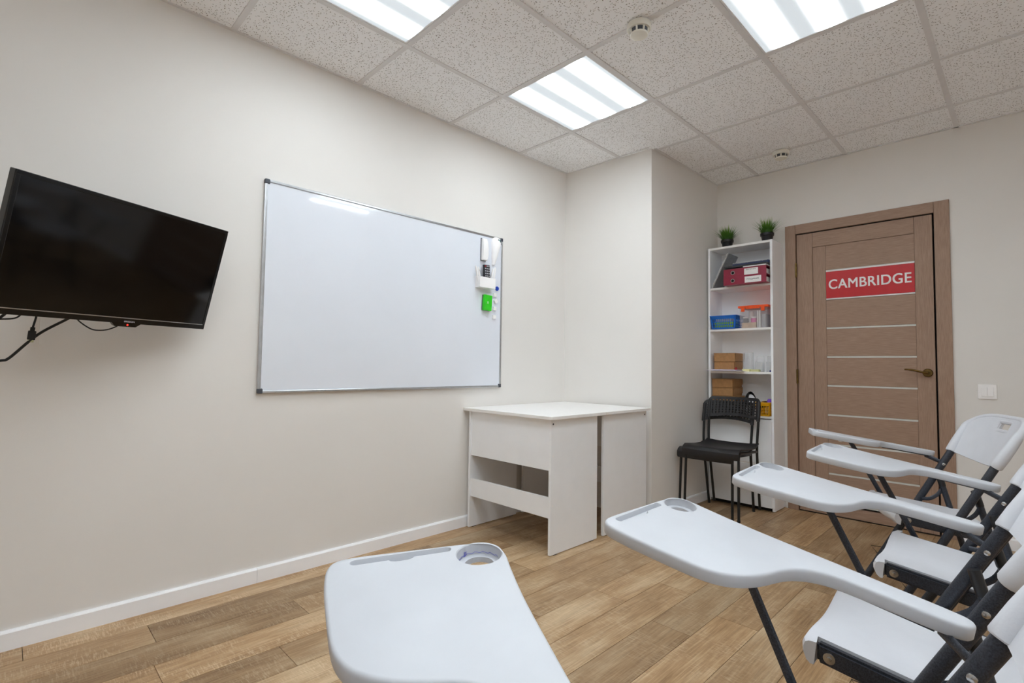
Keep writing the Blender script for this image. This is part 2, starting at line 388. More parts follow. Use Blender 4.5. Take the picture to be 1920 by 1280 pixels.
hb = new(); lathe(hb, [(.026, 0), (.026, -.006), (.022, -.010), (.012, -.011)], 24, (2.051, Y0, .989), 'y'); hd = obj('door_handle', hb, 'brass', dr, True, 'antique brass lever handle')
bm = new(); tube(bm, [(2.051, Y0 - .01, .989), (2.051, Y0 - .045, .989)], .0095, 12)
tube(bm, fillet([(2.056, Y0 - .045, .987), (2.03, Y0 - .048, .992), (1.99, Y0 - .05, 1.004), (1.955, Y0 - .05, 1.009), (1.942, Y0 - .05, 1.009)], .02), [.012] * 3 + [.0095] * 6 + [.008] * 11 + [.007] * 40, 10, r2=[.009] * 3 + [.007] * 10 + [.0055] * 50); obj('lever', bm, 'brass', hd, True)

# ================================================================== THINGS ON WALLS
# ---- sign on the door
sg = thing('door_sign', 'red sign reading CAMBRIDGE in white letters on the brown door', 'sign', (1.75, YC + Y0 + .007, 1.594))
boxo('panel', (-.247, .247, -.004, -.0005, -.094, .092), 'sign_red', sg, .0008)
for z0, z1 in ((.0925, .1005), (-.1035, -.0955)): boxo('holder_strip', (-.247, .247, -.005, -.0005, z0, z1), 'white_print', sg)
me = fit_text(text_mesh('CAMBRIDGE', .09, .0003, .0, 1.05), .459, .065); bm = new()
for dx, dy in ((-.0014, -.0008), (.0014, -.0008), (-.0014, .0008), (.0014, .0008), (0, 0)):
    n0 = len(bm.verts); bm.from_mesh(me); bm.verts.ensure_lookup_table()
    for v_ in bm.verts[n0:]: v_.co.x += dx; v_.co.y += dy; v_.co.z += .00012 * (dx * 900 + dy * 500)
o = obj('lettering', bm, 'white_print', sg); o.rotation_euler = (PI / 2, 0, 0); o.location = (0, -.0045, .002)
# ---- light switch
sw = thing('light_switch', 'white double rocker light switch on the wall right of the door', 'light switch', (2.32, YC, .884))
boxo('plate', (-.0415, .0415, -.008, -.0003, -.0425, .0425), 'plate_white', sw, .003)
for s in (-1, 1): boxo('rocker', (min(s * .0005, s * .0265), max(s * .0005, s * .0265), -.0125, -.008, -.027, .027), 'plate_white', sw, .0012)
# ---- whiteboard
BY0, BY1, BZ0, BZ1 = -.48, 1.047, .855, 1.852
wb = thing('whiteboard', 'large blank magnetic whiteboard with aluminium frame on the left wall', 'whiteboard', (0, 0, BZ0))
hz = BZ1 - BZ0
boxo('board', (.004, .014, BY0 + .008, BY1 - .008, .008, hz - .008), 'whiteboard', wb)
for d in ((.001, .019, BY0 + .02, BY1 - .02, 0, .013), (.001, .019, BY0 + .02, BY1 - .02, hz - .013, hz), (.001, .019, BY0, BY0 + .013, .02, hz - .02), (.001, .019, BY1 - .013, BY1, .02, hz - .02)):
    boxo('frame_rail', d, 'alu', wb, .003)
for y0, y1 in ((BY0 - .001, BY0 + .022), (BY1 - .022, BY1 + .001)):
    for z0, z1 in ((-.001, .022), (hz - .022, hz + .001)): boxo('corner_cap', (.0005, .021, y0, y1, z0, z1), 'cap_grey', wb, .004)
BF = .0142                                   # face of the board
# long white eraser
bm = new(); pr = [(BF + .004, 0), (BF + .024, 0), (BF + .03, .03), (BF + .032, .075), (BF + .028, .12), (BF + .02, .142), (BF + .004, .144)]
prism(bm, pr, lambda a_, b_: (a_, .853, 1.676 + b_), lambda a_, b_: (a_, .895, 1.676 + b_))
bmesh.ops.bevel(bm, geom=bm.edges[:], offset=.003, segments=2, affect='EDGES')
t = thing('board_eraser', 'long white board eraser at the top of the whiteboard', 'eraser'); obj('grip', bm, 'plate_white', t, True)
boxo('felt', (BF + .0002, BF + .004, .852, .896, 1.674, 1.822), 'cap_grey', t)
# white cone-shaped marker pouch
t = thing('marker_pouch', 'white tapering marker holder in the top right corner of the whiteboard', 'marker holder')
bm = new(); ring = []
for k, (hw, dp, z) in enumerate(((.012, .014, 1.662), (.018, .02, 1.69), (.03, .028, 1.76), (.04, .034, 1.805), (.038, .02, 1.835), (.022, .008, 1.848))):
    yc = .962 + (z - 1.662) * .15; ring.append([bm.verts.new((BF + .0003 + dp * math.sin(PI * j / 10), yc - hw * math.cos(PI * j / 10), z)) for j in range(11)])
for A, B in zip(ring, ring[1:]):
    for j in range(10): bm.faces.new((A[j], A[j + 1], B[j + 1], B[j]))
    bm.faces.new((A[10], A[0], B[0], B[10]))
bm.faces.new(ring[0]); bm.faces.new(ring[-1]); obj('pouch', bm, 'plate_white', t, True)
for dy, m_ in ((-.009, 'cap_grey'), (.002, 'teal'), (.012, 'cap_grey')):
    bm = new(); tube(bm, [(BF + .024, .998 + dy, 1.80), (BF + .02, .998 + dy, 1.832)], .005, 8); tag(obj('marker', bm, m_, None, True), {-.009: 'dark marker nearest the eraser in the white holder', .002: 'teal marker in the middle of the white holder', .012: 'dark marker nearest the corner in the white holder'}[dy], 'marker', 'markers in the corner holder')
# pen cup with pens and remote
t = thing('pen_tray', 'white box-shaped magnetic pen tray on the whiteboard', 'pen holder')
for d in ((BF, BF + .003, .812, .945, 1.495, 1.57), (BF + .045, BF + .048, .812, .945, 1.495, 1.562), (BF + .003, BF + .045, .812, .815, 1.495, 1.565), (BF + .003, BF + .045, .942, .945, 1.495, 1.565), (BF + .003, BF + .045, .815, .942, 1.495, 1.498)):
    boxo('side_panel', d, 'plate_white', t)
def pen(p, q, m_, lab):
    bm = new(); tube(bm, [p, q], .0065, 10); tube(bm, [q, Vector(q) + (Vector(q) - Vector(p)).normalized() * .006], .004, 8)
    tag(obj('whiteboard_pen', bm, m_, None, True), lab, 'pen', 'pens in the white tray')
pen((BF + .02, .826, 1.505), (BF + .03, .79, 1.622), 'plate_white', 'leftmost white pen leaning out of the tray')
pen((BF + .03, .835, 1.505), (BF + .03, .81, 1.618), 'plate_white', 'second white pen from the left in the tray')
pen((BF + .015, .838, 1.505), (BF + .02, .826, 1.606), 'cap_grey', 'grey pen left of the remote in the tray')
pen((BF + .02, .922, 1.505), (BF + .03, .936, 1.625), 'plate_white', 'white pen just right of the remote')
pen((BF + .03, .934, 1.505), (BF + .035, .951, 1.632), 'plate_white', 'rightmost white pen in the tray')
rm = thing('remote_control', 'black remote control standing in the white pen tray', 'remote', (BF + .03, .888, 1.50)); rm.rotation_euler = (.02, -.06, 0)
boxo('body', (-.007, .007, -.027, .027, 0, .148), 'remote_black', rm, .004)
for r_i in range(5):
    for c_i in range(3):
        boxo('button', (.0072, .009, -.018 + c_i * .0145, -.010 + c_i * .0145, .07 + r_i * .016, .077 + r_i * .016), 'red_bit' if (r_i, c_i) == (4, 0) else 'button_grey', rm)
bm = new(); lathe(bm, [(.0145, 0), (.0145, .006), (.012, .009)], 20, (BF + .0003, 1.0, 1.508), 'x'); tag(obj('magnet', bm, 'magnet_blue', None, True), 'round blue magnet on the whiteboard edge', 'magnet')
ge = thing('magnetic_eraser', 'bright green board eraser below the pen tray', 'eraser', (BF + .0003, .904, 1.403)); ge.rotation_euler = (-.06, 0, 0)
boxo('felt', (0, .005, -.033, .033, -.05, .05), 'cap_grey', ge); boxo('grip', (.005, .026, -.034, .034, -.051, .051), 'green_eraser', ge, .004, 3)
me = fit_text(text_mesh('X', .02), .012, .014); o = obj('lettering', me, 'white_print', ge); o.rotation_euler = (PI / 2, 0, PI / 2); o.location = (.0265, -.004, .0)
for i, (y, z, rr) in enumerate(((.979, 1.463, .1), (.986, 1.422, .55), (.977, 1.372, -.05), (.975, 1.316, .02))):
    o = boxo('cube_magnet', (0, .012, -.0125, .0125, -.0125, .0125), 'plate_white', None, .0015); o.location = (BF + .0004, y, z); o.rotation_euler = (rr, 0, 0)
    tag(o, ['topmost small white square magnet under the blue one', 'tilted small white square magnet, second from top', 'third small white square magnet from the top', 'lowest small white square magnet on the board'][i], 'magnet', 'white square magnets')
# ---- television
S = .965; TC = CAMPOS + (Vector((.235, -1.007, 1.34)) - CAMPOS) * S; tw, th = .732 * S / 2, .432 * S / 2
tv = thing('television', 'black flat screen television tilted out from the left wall', 'television', TC)
tv.rotation_euler = (Matrix.Rotation(.475, 3, 'Z') @ Matrix.Rotation(.281, 3, 'Y') @ Matrix.Rotation(.005, 3, 'X')).to_euler()
bm = new(); box(bm, -.03, 0, -tw, tw, -th, th, .003)
obj('bezel', bm, 'tv_bezel', tv)
bw = .0125
for d in ((0, .0025, -tw + .002, tw - .002, th - bw, th - .001), (0, .0035, -tw + .002, tw - .002, -th + .001, -th + .019), (0, .0025, -tw + .001, -tw + bw, -th + .019, th - bw), (0, .0025, tw - bw, tw - .001, -th + .019, th - bw)):
    boxo('bezel_rail', d, 'tv_bezel', tv, .001)
boxo('bezel_lip', (.0005, .0042, -tw + bw, tw - bw, -th + .019, -th + .0215), 'alu', tv)
boxo('screen', (0, .0012, -tw + bw, tw - bw, -th + .0215, th - bw), 'tv_screen', tv)
boxo('rear_housing', (-.055, -.03, -tw * .55, tw * .5, -th * .8, th * .35), 'black_plastic', tv, .01)
bm = new(); pr = [(-.05, 0), (.05, 0), (.034, -.012), (-.038, -.012)]; yb = .045
prism(bm, pr, lambda a_, b_: (-.016, yb + a_, -th + b_), lambda a_, b_: (-.001, yb + a_, -th + b_)); rec = obj('infrared_receiver', bm, 'tv_bezel', tv)
bm = new(); lathe(bm, [(.003, 0), (.003, .0008)], 10, (-.001, yb + .004, -th - .005), 'x'); obj('standby_light', bm, 'led', rec, False, 'red standby light')
me = fit_text(text_mesh('ERISSON', .012, .0002, .0002), .036, .0055); o = obj('lettering', me, 'button_grey', tv); o.rotation_euler = (PI / 2, 0, PI / 2); o.location = (.0037, yb + .005, -th + .008)
mt = thing('wall_bracket', 'black swivel arm bracket behind the television', 'bracket', (0, -1.12, 1.36))
boxo('wall_plate', (.001, .012, -.05, .05, -.11, .11), 'black_plastic', mt, .002)
bm = new(); tube(bm, [(.012, 0, 0), (.13, .06, 0), (.20, .075, 0)], .014, 10); obj('arm', bm, 'black_plastic', mt, True)
bm = new(); box(bm, .0003, .012, -.006, .006, -.05, .05); o = obj('cable_channel', bm, 'wall'); o.location = (0, -1.216, 1.10); tag(o, 'short wall coloured cable channel below the television', 'cable channel')
def cable(name, pts, r, label, mat='cable_black'):
    bm = new(); P_ = [Vector(p) for p in pts]; out = []
    for i in range(len(P_) - 1):                    # Catmull-Rom
        p0, p1, p2, p3 = P_[max(i - 1, 0)], P_[i], P_[i + 1], P_[min(i + 2, len(P_) - 1)]
        for k in range(6):
            t = k / 6; out.append(.5 * ((2 * p1) + (p2 - p0) * t + (2 * p0 - 5 * p1 + 4 * p2 - p3) * t * t + (3 * p1 - p0 - 3 * p2 + p3) * t ** 3))
    out.append(P_[-1]); tube(bm, out, r, 8); o = obj(name, bm, mat, None, True); return tag(o, label, 'cable', 'cables under the television')
cable('power_cable', [(.2, -1.45, .99), (.2, -1.37, .984), (.2, -1.316, .991), (.2, -1.296, 1.0), (.2, -1.252, 1.055), (.2, -1.219, 1.09), (.21, -1.163, 1.133), (.215, -1.13, 1.16)], .0042, 'thick black cable sagging left from under the television')
cable('thin_cable', [(.24, -1.145, 1.165), (.24, -1.138, 1.134), (.235, -1.105, 1.106), (.23, -1.08, 1.10), (.225, -1.05, 1.106), (.215, -1.02, 1.125), (.21, -1.01, 1.15)], .0022, 'thin black cable loop beside the red standby light')
cable('thin_cable', [(.3, -1.36, 1.16), (.3, -1.34, 1.12), (.3, -1.315, 1.118), (.3, -1.285, 1.125), (.3, -1.268, 1.15)], .0024, 'thin black cable loop at the left picture edge')
cable('lead_cable', [(.3, -1.36, 1.09), (.3, -1.325, 1.118), (.3, -1.30, 1.15)], .004, 'short thick black cable at the left picture edge')
pl = thing('video_plug', 'loose black video plug dangling under the television', 'plug', (.2, -1.248, 1.06)); pl.rotation_euler = (-.08, 0, 0)
bm = new(); box(bm, -.005, .005, -.010, .010, 0, .03, .002); box(bm, -.004, .004, -.006, .006, .03, .042, .001); obj('plug_body', bm, 'cable_black', pl)
boxo('contact', (-.003, .003, -.007, .007, -.008, 0), 'usb_metal', pl)
bm = new(); tube(bm, [(0, 0, .042), (0, .003, .07), (.01, .006, .11)], .003, 8); obj('cord', bm, 'cable_black', pl, True)
# ---- smoke detectors
def detector(x, y, lab):
    t = thing('smoke_detector', lab, 'smoke detector', (x, y, H), 0, 'ceiling smoke detectors')
    bm = new(); lathe(bm, [(.0, -.0008), (.05, -.0012), (.052, -.006), (.052, -.02), (.048, -.026), (.0, -.027)][1:-1], 32); obj('base', bm, 'detector', t, True)
    bm = new(); lathe(bm, [(.038, -.026), (.036, -.044)], 24); obj('chamber', bm, 'cap_grey', t, True)
    for k in range(8):
        a_ = 2 * PI * k / 8 + .3; bm = new(); tube(bm, [(.040 * math.cos(a_), .040 * math.sin(a_), -.026), (.037 * math.cos(a_), .037 * math.sin(a_), -.045)], .0045, 6); obj('rib', bm, 'detector', t)
    bm = new(); lathe(bm, [(.039, -.044), (.037, -.05), (.026, -.055)], 24); obj('cap', bm, 'detector', t, True)
detector(1.335, .595, 'round white smoke detector on the ceiling in front of the lit panel')
detector(1.333, 2.412, 'round white smoke detector on the ceiling near the shelf')

# ================================================================== DESKS
def desk(name, y0, y1, py0, py1, my, lab):
    t = thing(name, lab, 'desk', (0, 0, 0), 0, 'two white desks pushed together')
    tz = .715; ymid = (py0 + py1) / 2
    bm = new(); box(bm, .004, .734, y0, y1, tz, tz + .018, .0015); obj('desktop', bm, 'laminate_edge', t)
    for x0 in (.03, .689):
        p = boxo('side_panel', (x0, x0 + .016, py0, py1, .004, tz - .0005), 'laminate_white', t, .0008)
        for yy in (py0 + .03, py1 - .06): boxo('glide', (x0 + .001, x0 + .015, yy, yy + .03, 0, .004), 'cap_grey', p)
    a_, b_ = my
    boxo('modesty_panel', (.0465, .6885, a_, b_, .442, tz - .0005), 'laminate_white', t, .0008)
    boxo('lower_rail', (.0465, .6885, a_, b_, .192, .300), 'laminate_white', t, .0008)
    for z in (.69, .52, .26):
        bm = new(); lathe(bm, [(.005, 0), (.005, .0012)], 10, (.7052, (a_ + b_) / 2, z), 'x'); obj('screw_cap', bm, 'plate_white' if z < .6 else 'cap_grey', t)
desk('desk', .742, 1.2285, .768, 1.180, (.776, .792), 'white laminate desk nearer the camera with open modesty rail')
desk('desk', 1.2295, 1.728, 1.243, 1.725, (1.695, 1.711), 'white laminate desk against the pillar behind the first desk')

# ================================================================== BOOKCASE
BX0, BX1, BYF, BYB, BH = .757, 1.226, 2.545, 2.764, 1.925
bk = thing('bookcase', 'tall narrow white shelf unit with lower door beside the brown door', 'bookcase')
for z0, z1 in ((.006, .647), (.648, 1.299), (1.300, BH)):
    boxo('side_panel', (BX0, BX0 + .016, BYF, BYB, z0, z1), 'laminate_white', bk, .0006); boxo('side_panel', (BX1 - .016, BX1, BYF, BYB, z0, z1), 'laminate_white', bk, .0006)
XI0, XI1 = BX0 + .0165, BX1 - .0165
SH = {'a': (1.598, 1.614), 'b': (1.281, 1.297), 'c': (.963, .979), 'd': (.648, .664)}
for k in SH: boxo('shelf', (XI0, XI1, BYF + .001, BYB - .006, *SH[k]), 'laminate_edge', bk, .0006)
boxo('top_panel', (XI0, XI1, BYF + .0005, BYB - .006, BH - .0165, BH - .0003), 'laminate_edge', bk, .0006)
boxo('bottom_panel', (XI0, XI1, BYF + .02, BYB - .006, .03, .046), 'laminate_white', bk)
boxo('back_panel', (XI0, XI1, BYB - .0055, BYB - .001, .03, BH - .02), 'laminate_white', bk)
boxo('plinth', (XI0, XI1, BYF + .03, BYF + .04, 0, .03), 'door_gap', bk)
boxo('door', (XI0 - .002, XI1 + .002, BYF - .016, BYF - .0008, .03, .322), 'laminate_white', bk, .001); boxo('door', (XI0 - .002, XI1 + .002, BYF - .016, BYF - .0008, .331, .642), 'laminate_white', bk, .001)
boxo('door_edge', (XI0, XI1, BYF - .012, BYF - .001, .3225, .3305), 'laminate_edge', bk)
for z in (1.605, .97, .35, 1.29):
    for y in (BYF + .03, BYB - .04):
        bm = new(); lathe(bm, [(.004, 0), (.004, .001)], 8, (BX1 + .0002, y, z), 'x'); obj('screw_cap', bm, 'plate_white', bk)
# plants
def plant(x, y, lab, seed):
    rnd = random.Random(seed); t = thing('potted_grass', lab, 'plant', (x, y, BH), 0, 'potted grass on the bookcase')
    bm = new(); lathe(bm, [(.033, .0002), (.040, .045), (.041, .047), (.046, .048), (.047, .066), (.043, .066), (.042, .056), (.005, .055)], 24); obj('pot', bm, 'pot_black', t, True)
    bm = new()
    for k in range(260):
        a_ = rnd.uniform(0, 2 * PI); r0 = .036 * math.sqrt(rnd.random()); lean = (r0 / .036) * rnd.uniform(.2, 1.0) * .105 + rnd.uniform(0, .012); h_ = rnd.uniform(.085, .165) * (1 - .4 * lean / .1)
        d = Vector((math.cos(a_), math.sin(a_), 0)); p = d * r0 + Vector((0, 0, .056)); s = Vector((-d.y, d.x, 0)) * rnd.uniform(.002, .0033); L_ = []
        for q in range(4):
            u = q / 3; c_ = p + d * lean * u ** 1.6 + Vector((0, 0, h_ * (u - .12 * u * u))); wd = s * (1 - u ** 1.5 * .96); L_.append((bm.verts.new(c_ - wd), bm.verts.new(c_ + wd)))
        for A, B in zip(L_, L_[1:]): bm.faces.new((A[0], A[1], B[1], B[0]))
    g = obj('grass_tuft', bm, 'grass', t); g['kind'] = 'stuff'
plant(.870, 2.635, 'small green grass in a black pot nearer the pillar on the bookcase', 3)
plant(1.166, 2.625, 'small green grass in a black pot nearer the door on the bookcase', 5)
# binders (spine along x, facing the room)
def binder(x0, x1, yf, z0, z1, txt, lab, tilt=0, mat='ink', lblx=(.154, .268)):
    t = thing('ring_binder', lab, 'binder', (x0, yf, z0), 0, 'red lever arch binders'); t.rotation_euler = (0, tilt, 0)
    L_, h_ = x1 - x0, z1 - z0; bm = new(); box(bm, 0, L_, 0, .0025, 0, h_); obj('spine', bm, 'binder_red', t)
    boxo('cover', (0, L_, .0025, .262, 0, .0025), 'binder_red', t); boxo('cover', (0, L_, .0025, .262, h_ - .0025, h_), 'binder_red', t)
    boxo('paper_block', (.02, L_ - .012, .02, .25, .004, h_ * .72), 'paper', t)
    bm = new(); tube(bm, [(.068 + .0125 * math.cos(2 * PI * k / 20), -.0006, h_ * .5 + .0125 * math.sin(2 * PI * k / 20)) for k in range(20)], .0022, 6, True); rg = obj('finger_ring', bm, 'steel', t, True)
    bm = new(); lathe(bm, [(.011, -.0002), (.011, -.0008)], 16, (.068, 0, h_ * .5), 'y'); obj('ring_hole', bm, 'felt_black', rg)
    lb = boxo('spine_label', (lblx[0], lblx[1], -.0009, -.0002, .006, h_ - .008), 'paper', t)
    me = fit_text(text_mesh(txt, .014, .0001, .0002), (lblx[1] - lblx[0]) * .74, .011); o = obj('lettering', me, mat, lb); o.rotation_euler = (PI / 2, 0, 0); o.location = ((lblx[0] + lblx[1]) / 2, -.0011, h_ * (.5 if mat == 'ink' else .72))
binder(.906, 1.208, 2.475, 1.6145, 1.673, 'ВХОДЯЩИЕ', 'lower dark red lever arch binder with label ВХОДЯЩИЕ', 0)
binder(.904, 1.206, 2.483, 1.6738, 1.733, 'ДОГОВОРА', 'upper dark red lever arch binder with faint grey label', 0, 'ink_grey', (.15, .246))
t = thing('document_folder', 'dark grey folder lying on the upper red binder', 'folder', (.904, 2.49, 1.7335))
boxo('cover', (0, .30, 0, .25, 0, .003), 'folder_dark', t); boxo('paper_block', (.14, .298, -.004, .24, .0032, .010), 'paper', t); boxo('cover', (0, .302, 0, .25, .0105, .024), 'folder_dark', t)
t = thing('spiral_notebook', 'navy spiral notebook lying on top of the folder', 'notebook', (.95, 2.53, 1.758))
boxo('cover', (0, .254, 0, .20, 0, .022), 'navy', t); bm = new()
for k in range(26):
    x = .006 + k * .0095; tube(bm, [(x, .004 + .006 * math.cos(q * PI / 4), .022 + .005 * math.sin(q * PI / 4)) for q in range(8)], .0014, 5, True)
obj('spiral_binding', bm, 'spiral_white', t)
t = thing('leaning_pad', 'grey spiral-bound pad leaning against the left side of the shelf', 'notepad', (.781, 2.55, 1.6178)); t.rotation_euler = (0, math.radians(26), 0)
boxo('cover', (0, .006, .008, .19, 0, .285), 'pad_cover', t); bm = new()
for k in range(30):
    z = .006 + k * .0094; tube(bm, [(.003 + .0065 * math.cos(q * PI / 4), .003 + .0065 * math.sin(q * PI / 4), z) for q in range(8)], .0022, 5, True)
obj('spiral_binding', bm, 'spiral_white', t)
# baskets
def basket(name, x0, x1, y0, y1, z0, h_, mat, lab, cols, rows, flare=.012):
    t = thing(name, lab, 'basket', ((x0 + x1) / 2, (y0 + y1) / 2, z0)); hx, hy = (x1 - x0) / 2, (y1 - y0) / 2
    def pt(u, v, side):                # u -1..1 along, v 0..1 up
        k = flare * v
        return {'f': (u * (hx - flare + k), -(hy - flare + k), v * h_), 'b': (u * (hx - flare + k), hy - flare + k, v * h_), 'l': (-(hx - flare + k), u * (hy - flare + k), v * h_), 'r': (hx - flare + k, u * (hy - flare + k), v * h_)}[side]
    for sd in 'fbrl':
        bm = new(); n = cols if sd in 'fb' else max(4, int(cols * hy / hx)); us = []
        m0 = .14; wv = (2 - 2 * m0) / n
        us = [(-1, -1 + m0)] + [(-1 + m0 + i * wv + wv * .72, -1 + m0 + (i + 1) * wv) for i in range(n - 1)] + [(1 - m0, 1)]
        vs_ = [(0, .12)] + [(.12 + (i + 1) * .66 / rows - .05, .12 + (i + 1) * .66 / rows) for i in range(rows - 1)] + [(.76, 1)]
        th_ = .0022
        def slab(u0, u1, v0, v1):
            q = [Vector(pt(u0, v0, sd)), Vector(pt(u1, v0, sd)), Vector(pt(u1, v1, sd)), Vector(pt(u0, v1, sd))]; nn = (q[1] - q[0]).cross(q[3] - q[0]).normalized() * th_ / 2
            A = [bm.verts.new(p - nn) for p in q]; B = [bm.verts.new(p + nn) for p in q]; bm.faces.new(A[::-1]); bm.faces.new(B)
            for i in range(4): bm.faces.new((A[i], A[(i + 1) % 4], B[(i + 1) % 4], B[i]))
        for u in us: slab(u[0], u[1], 0, 1)
        for v_ in vs_: slab(-1, 1, *v_)
        obj('side_panel', bm, mat, t)
    boxo('bottom', (-hx + flare, hx - flare, -hy + flare, hy - flare, 0, .003), mat, t)
    bm = new(); tube(bm, fillet([(-hx, -hy, h_), (hx, -hy, h_), (hx, hy, h_), (-hx, hy, h_), (-hx, -hy, h_)], .008, 3), .0035, 6); obj('rim', bm, mat, t, True)
    return t
zb = SH['b'][1] + .0005
basket('plastic_basket', .778, .975, 2.528, 2.70, zb, .098, 'basket_blue', 'small blue plastic basket on the second shelf', 11, 3)
o = boxo('card_stack', (.80, .94, 2.556, 2.67, zb + .004, zb + .052), 'lime', None, .002); tag(o, 'lime green card pack inside the blue basket', 'cards')
o = boxo('card_stack', (.81, .93, 2.56, 2.66, zb + .053, zb + .078), 'paper', None, .002); tag(o, 'white paper pack inside the blue basket', 'cards')
# clear container with orange lid
ct = thing('storage_box', 'clear plastic storage box with orange lid on the second shelf', 'container', (1.085, 2.645, zb))
hx0, hy0, hh = .10, .085, .148
def frus(bm, hx, hy, z0, z1, k0, k1):
    A = [bm.verts.new((sx_ * hx * k0, sy_ * hy * k0, z0)) for sx_, sy_ in ((-1, -1), (1, -1), (1, 1), (-1, 1))]; B = [bm.verts.new((sx_ * hx * k1, sy_ * hy * k1, z1)) for sx_, sy_ in ((-1, -1), (1, -1), (1, 1), (-1, 1))]
    for i in range(4): bm.faces.new((A[i], A[(i + 1) % 4], B[(i + 1) % 4], B[i]))
    return A, B
bm = new(); A, B = frus(bm, hx0, hy0, .0003, hh, .92, 1); bm.faces.new(A[::-1]); ct_b = obj('box_body', bm, 'clear_plastic', ct)
bm = new(); box(bm, -hx0 - .008, hx0 + .008, -hy0 - .008, hy0 + .008, hh, hh + .018, .006, 3); box(bm, -.05, .05, -hy0 - .012, -hy0 - .006, hh - .008, hh + .014, .002); obj('lid', bm, 'lid_orange', ct)
for x in (-.07, .07): boxo('clip', (x - .012, x + .012, -hy0 - .01, -hy0 - .004, hh - .026, hh + .004), 'lid_orange', ct)
def jar(x, y, z, r, h_, m_, cap, lab):
    t = thing('paint_jar', lab, 'jar', (x, y, z), 0, 'jars in the clear box'); bm = new(); lathe(bm, [(r * .96, 0), (r, .002), (r, h_ * .7), (r * .9, h_ * .74)], 16); obj('jar_body', bm, m_, t, True)
    bm = new(); lathe(bm, [(r * .98, h_ * .745), (r * .98, h_ * .99), (r * .9, h_)], 16); obj('cap', bm, cap, t, True)
o = boxo('game_box', (1.0, 1.10, 2.575, 2.70, zb + .002, zb + .042), 'tan', None, .001); tag(o, 'tan printed carton at the bottom of the clear box', 'carton')
jar(1.018, 2.60, zb + .0425, .018, .045, 'jar_black', 'jar_white', 'black jar with white cap in the clear box'); jar(1.075, 2.60, zb + .0425, .02, .042, 'jar_pink', 'jar_white', 'pink jar with white cap in the clear box'); jar(1.045, 2.635, zb + .0425, .016, .085, 'jar_white', 'jar_white', 'tall white jar in the clear box')
for i, x in enumerate((1.108, 1.122)): tag(boxo('card_box', (x, x + .008, 2.575, 2.70, zb + .002, zb + .128), 'paper', None, .001), ['white card box standing nearest the jars in the clear box', 'white card box standing behind the first in the clear box'][i], 'card box', 'card boxes in the clear box')
o = boxo('card_box', (1.138, 1.165, 2.58, 2.71, zb + .002, zb + .10), 'pad_cover', None, .002); tag(o, 'grey packet at the right end of the clear box', 'packet')
# cartons
def carton(x0, x1, y0, y1, z0, z1, lab, rz=0):
    t = thing('cardboard_box', lab, 'box', ((x0 + x1) / 2, (y0 + y1) / 2, z0), rz, 'brown cardboard boxes on the shelves'); hx, hy, h_ = (x1 - x0) / 2, (y1 - y0) / 2, z1 - z0
    boxo('box_body', (-hx + .004, hx - .004, -hy + .004, hy - .004, 0, h_ - .004), 'cardboard', t, .002); boxo('lid', (-hx, hx, -hy, hy, h_ - .0039, h_), 'cardboard', t, .0008)
    for s in (-1, 1): boxo('lid_flap', (min(s * hx, s * (hx - .0015)), max(s * hx, s * (hx - .0015)), -hy + .012, hy - .002, h_ * .3, h_ - .004), 'cardboard', t)
zc = SH['c'][1]
carton(.793, .950, 2.555, 2.735, zc + .013, zc + .0725, 'brown cardboard box under another on the middle shelf')
carton(.793, .958, 2.552, 2.74, zc + .074, zc + .137, 'brown cardboard box on top of the stack on the middle shelf')
zd = SH['d'][1]
carton(.778, .945, 2.552, 2.74, zd + .002, zd + .072, 'lowest brown cardboard box, mostly behind the black chair')
carton(.778, .955, 2.552, 2.74, zd + .0735, zd + .129, 'third brown cardboard box of the lower stack')
carton(.778, .940, 2.552, 2.735, zd + .1305, zd + .193, 'second brown cardboard box of the lower stack')
carton(.778, .940, 2.55, 2.735, zd + .1945, zd + .257, 'top brown cardboard box of the lower stack')
# papers sticking out over the edge
t = thing('paper_stack', 'loose sheets of paper sticking out under the cardboard boxes', 'papers', (.883, 2.59, zc + .0008))
for k, (dx, dy, rz, m_) in enumerate(((.03, -.005, .12, 'paper'), (.02, 0, -.06, 'paper'), (-.005, -.015, .02, 'paper_lilac'), (.0, .0, 0, 'paper'), (.015, .01, .05, 'paper_lilac'))):
    o = boxo('sheet', (-.1 + dx, .11 + dx, -.13 + dy, .13 + dy, k * .0024, k * .0024 + .002), m_, t); o.rotation_euler = (0, 0, rz)
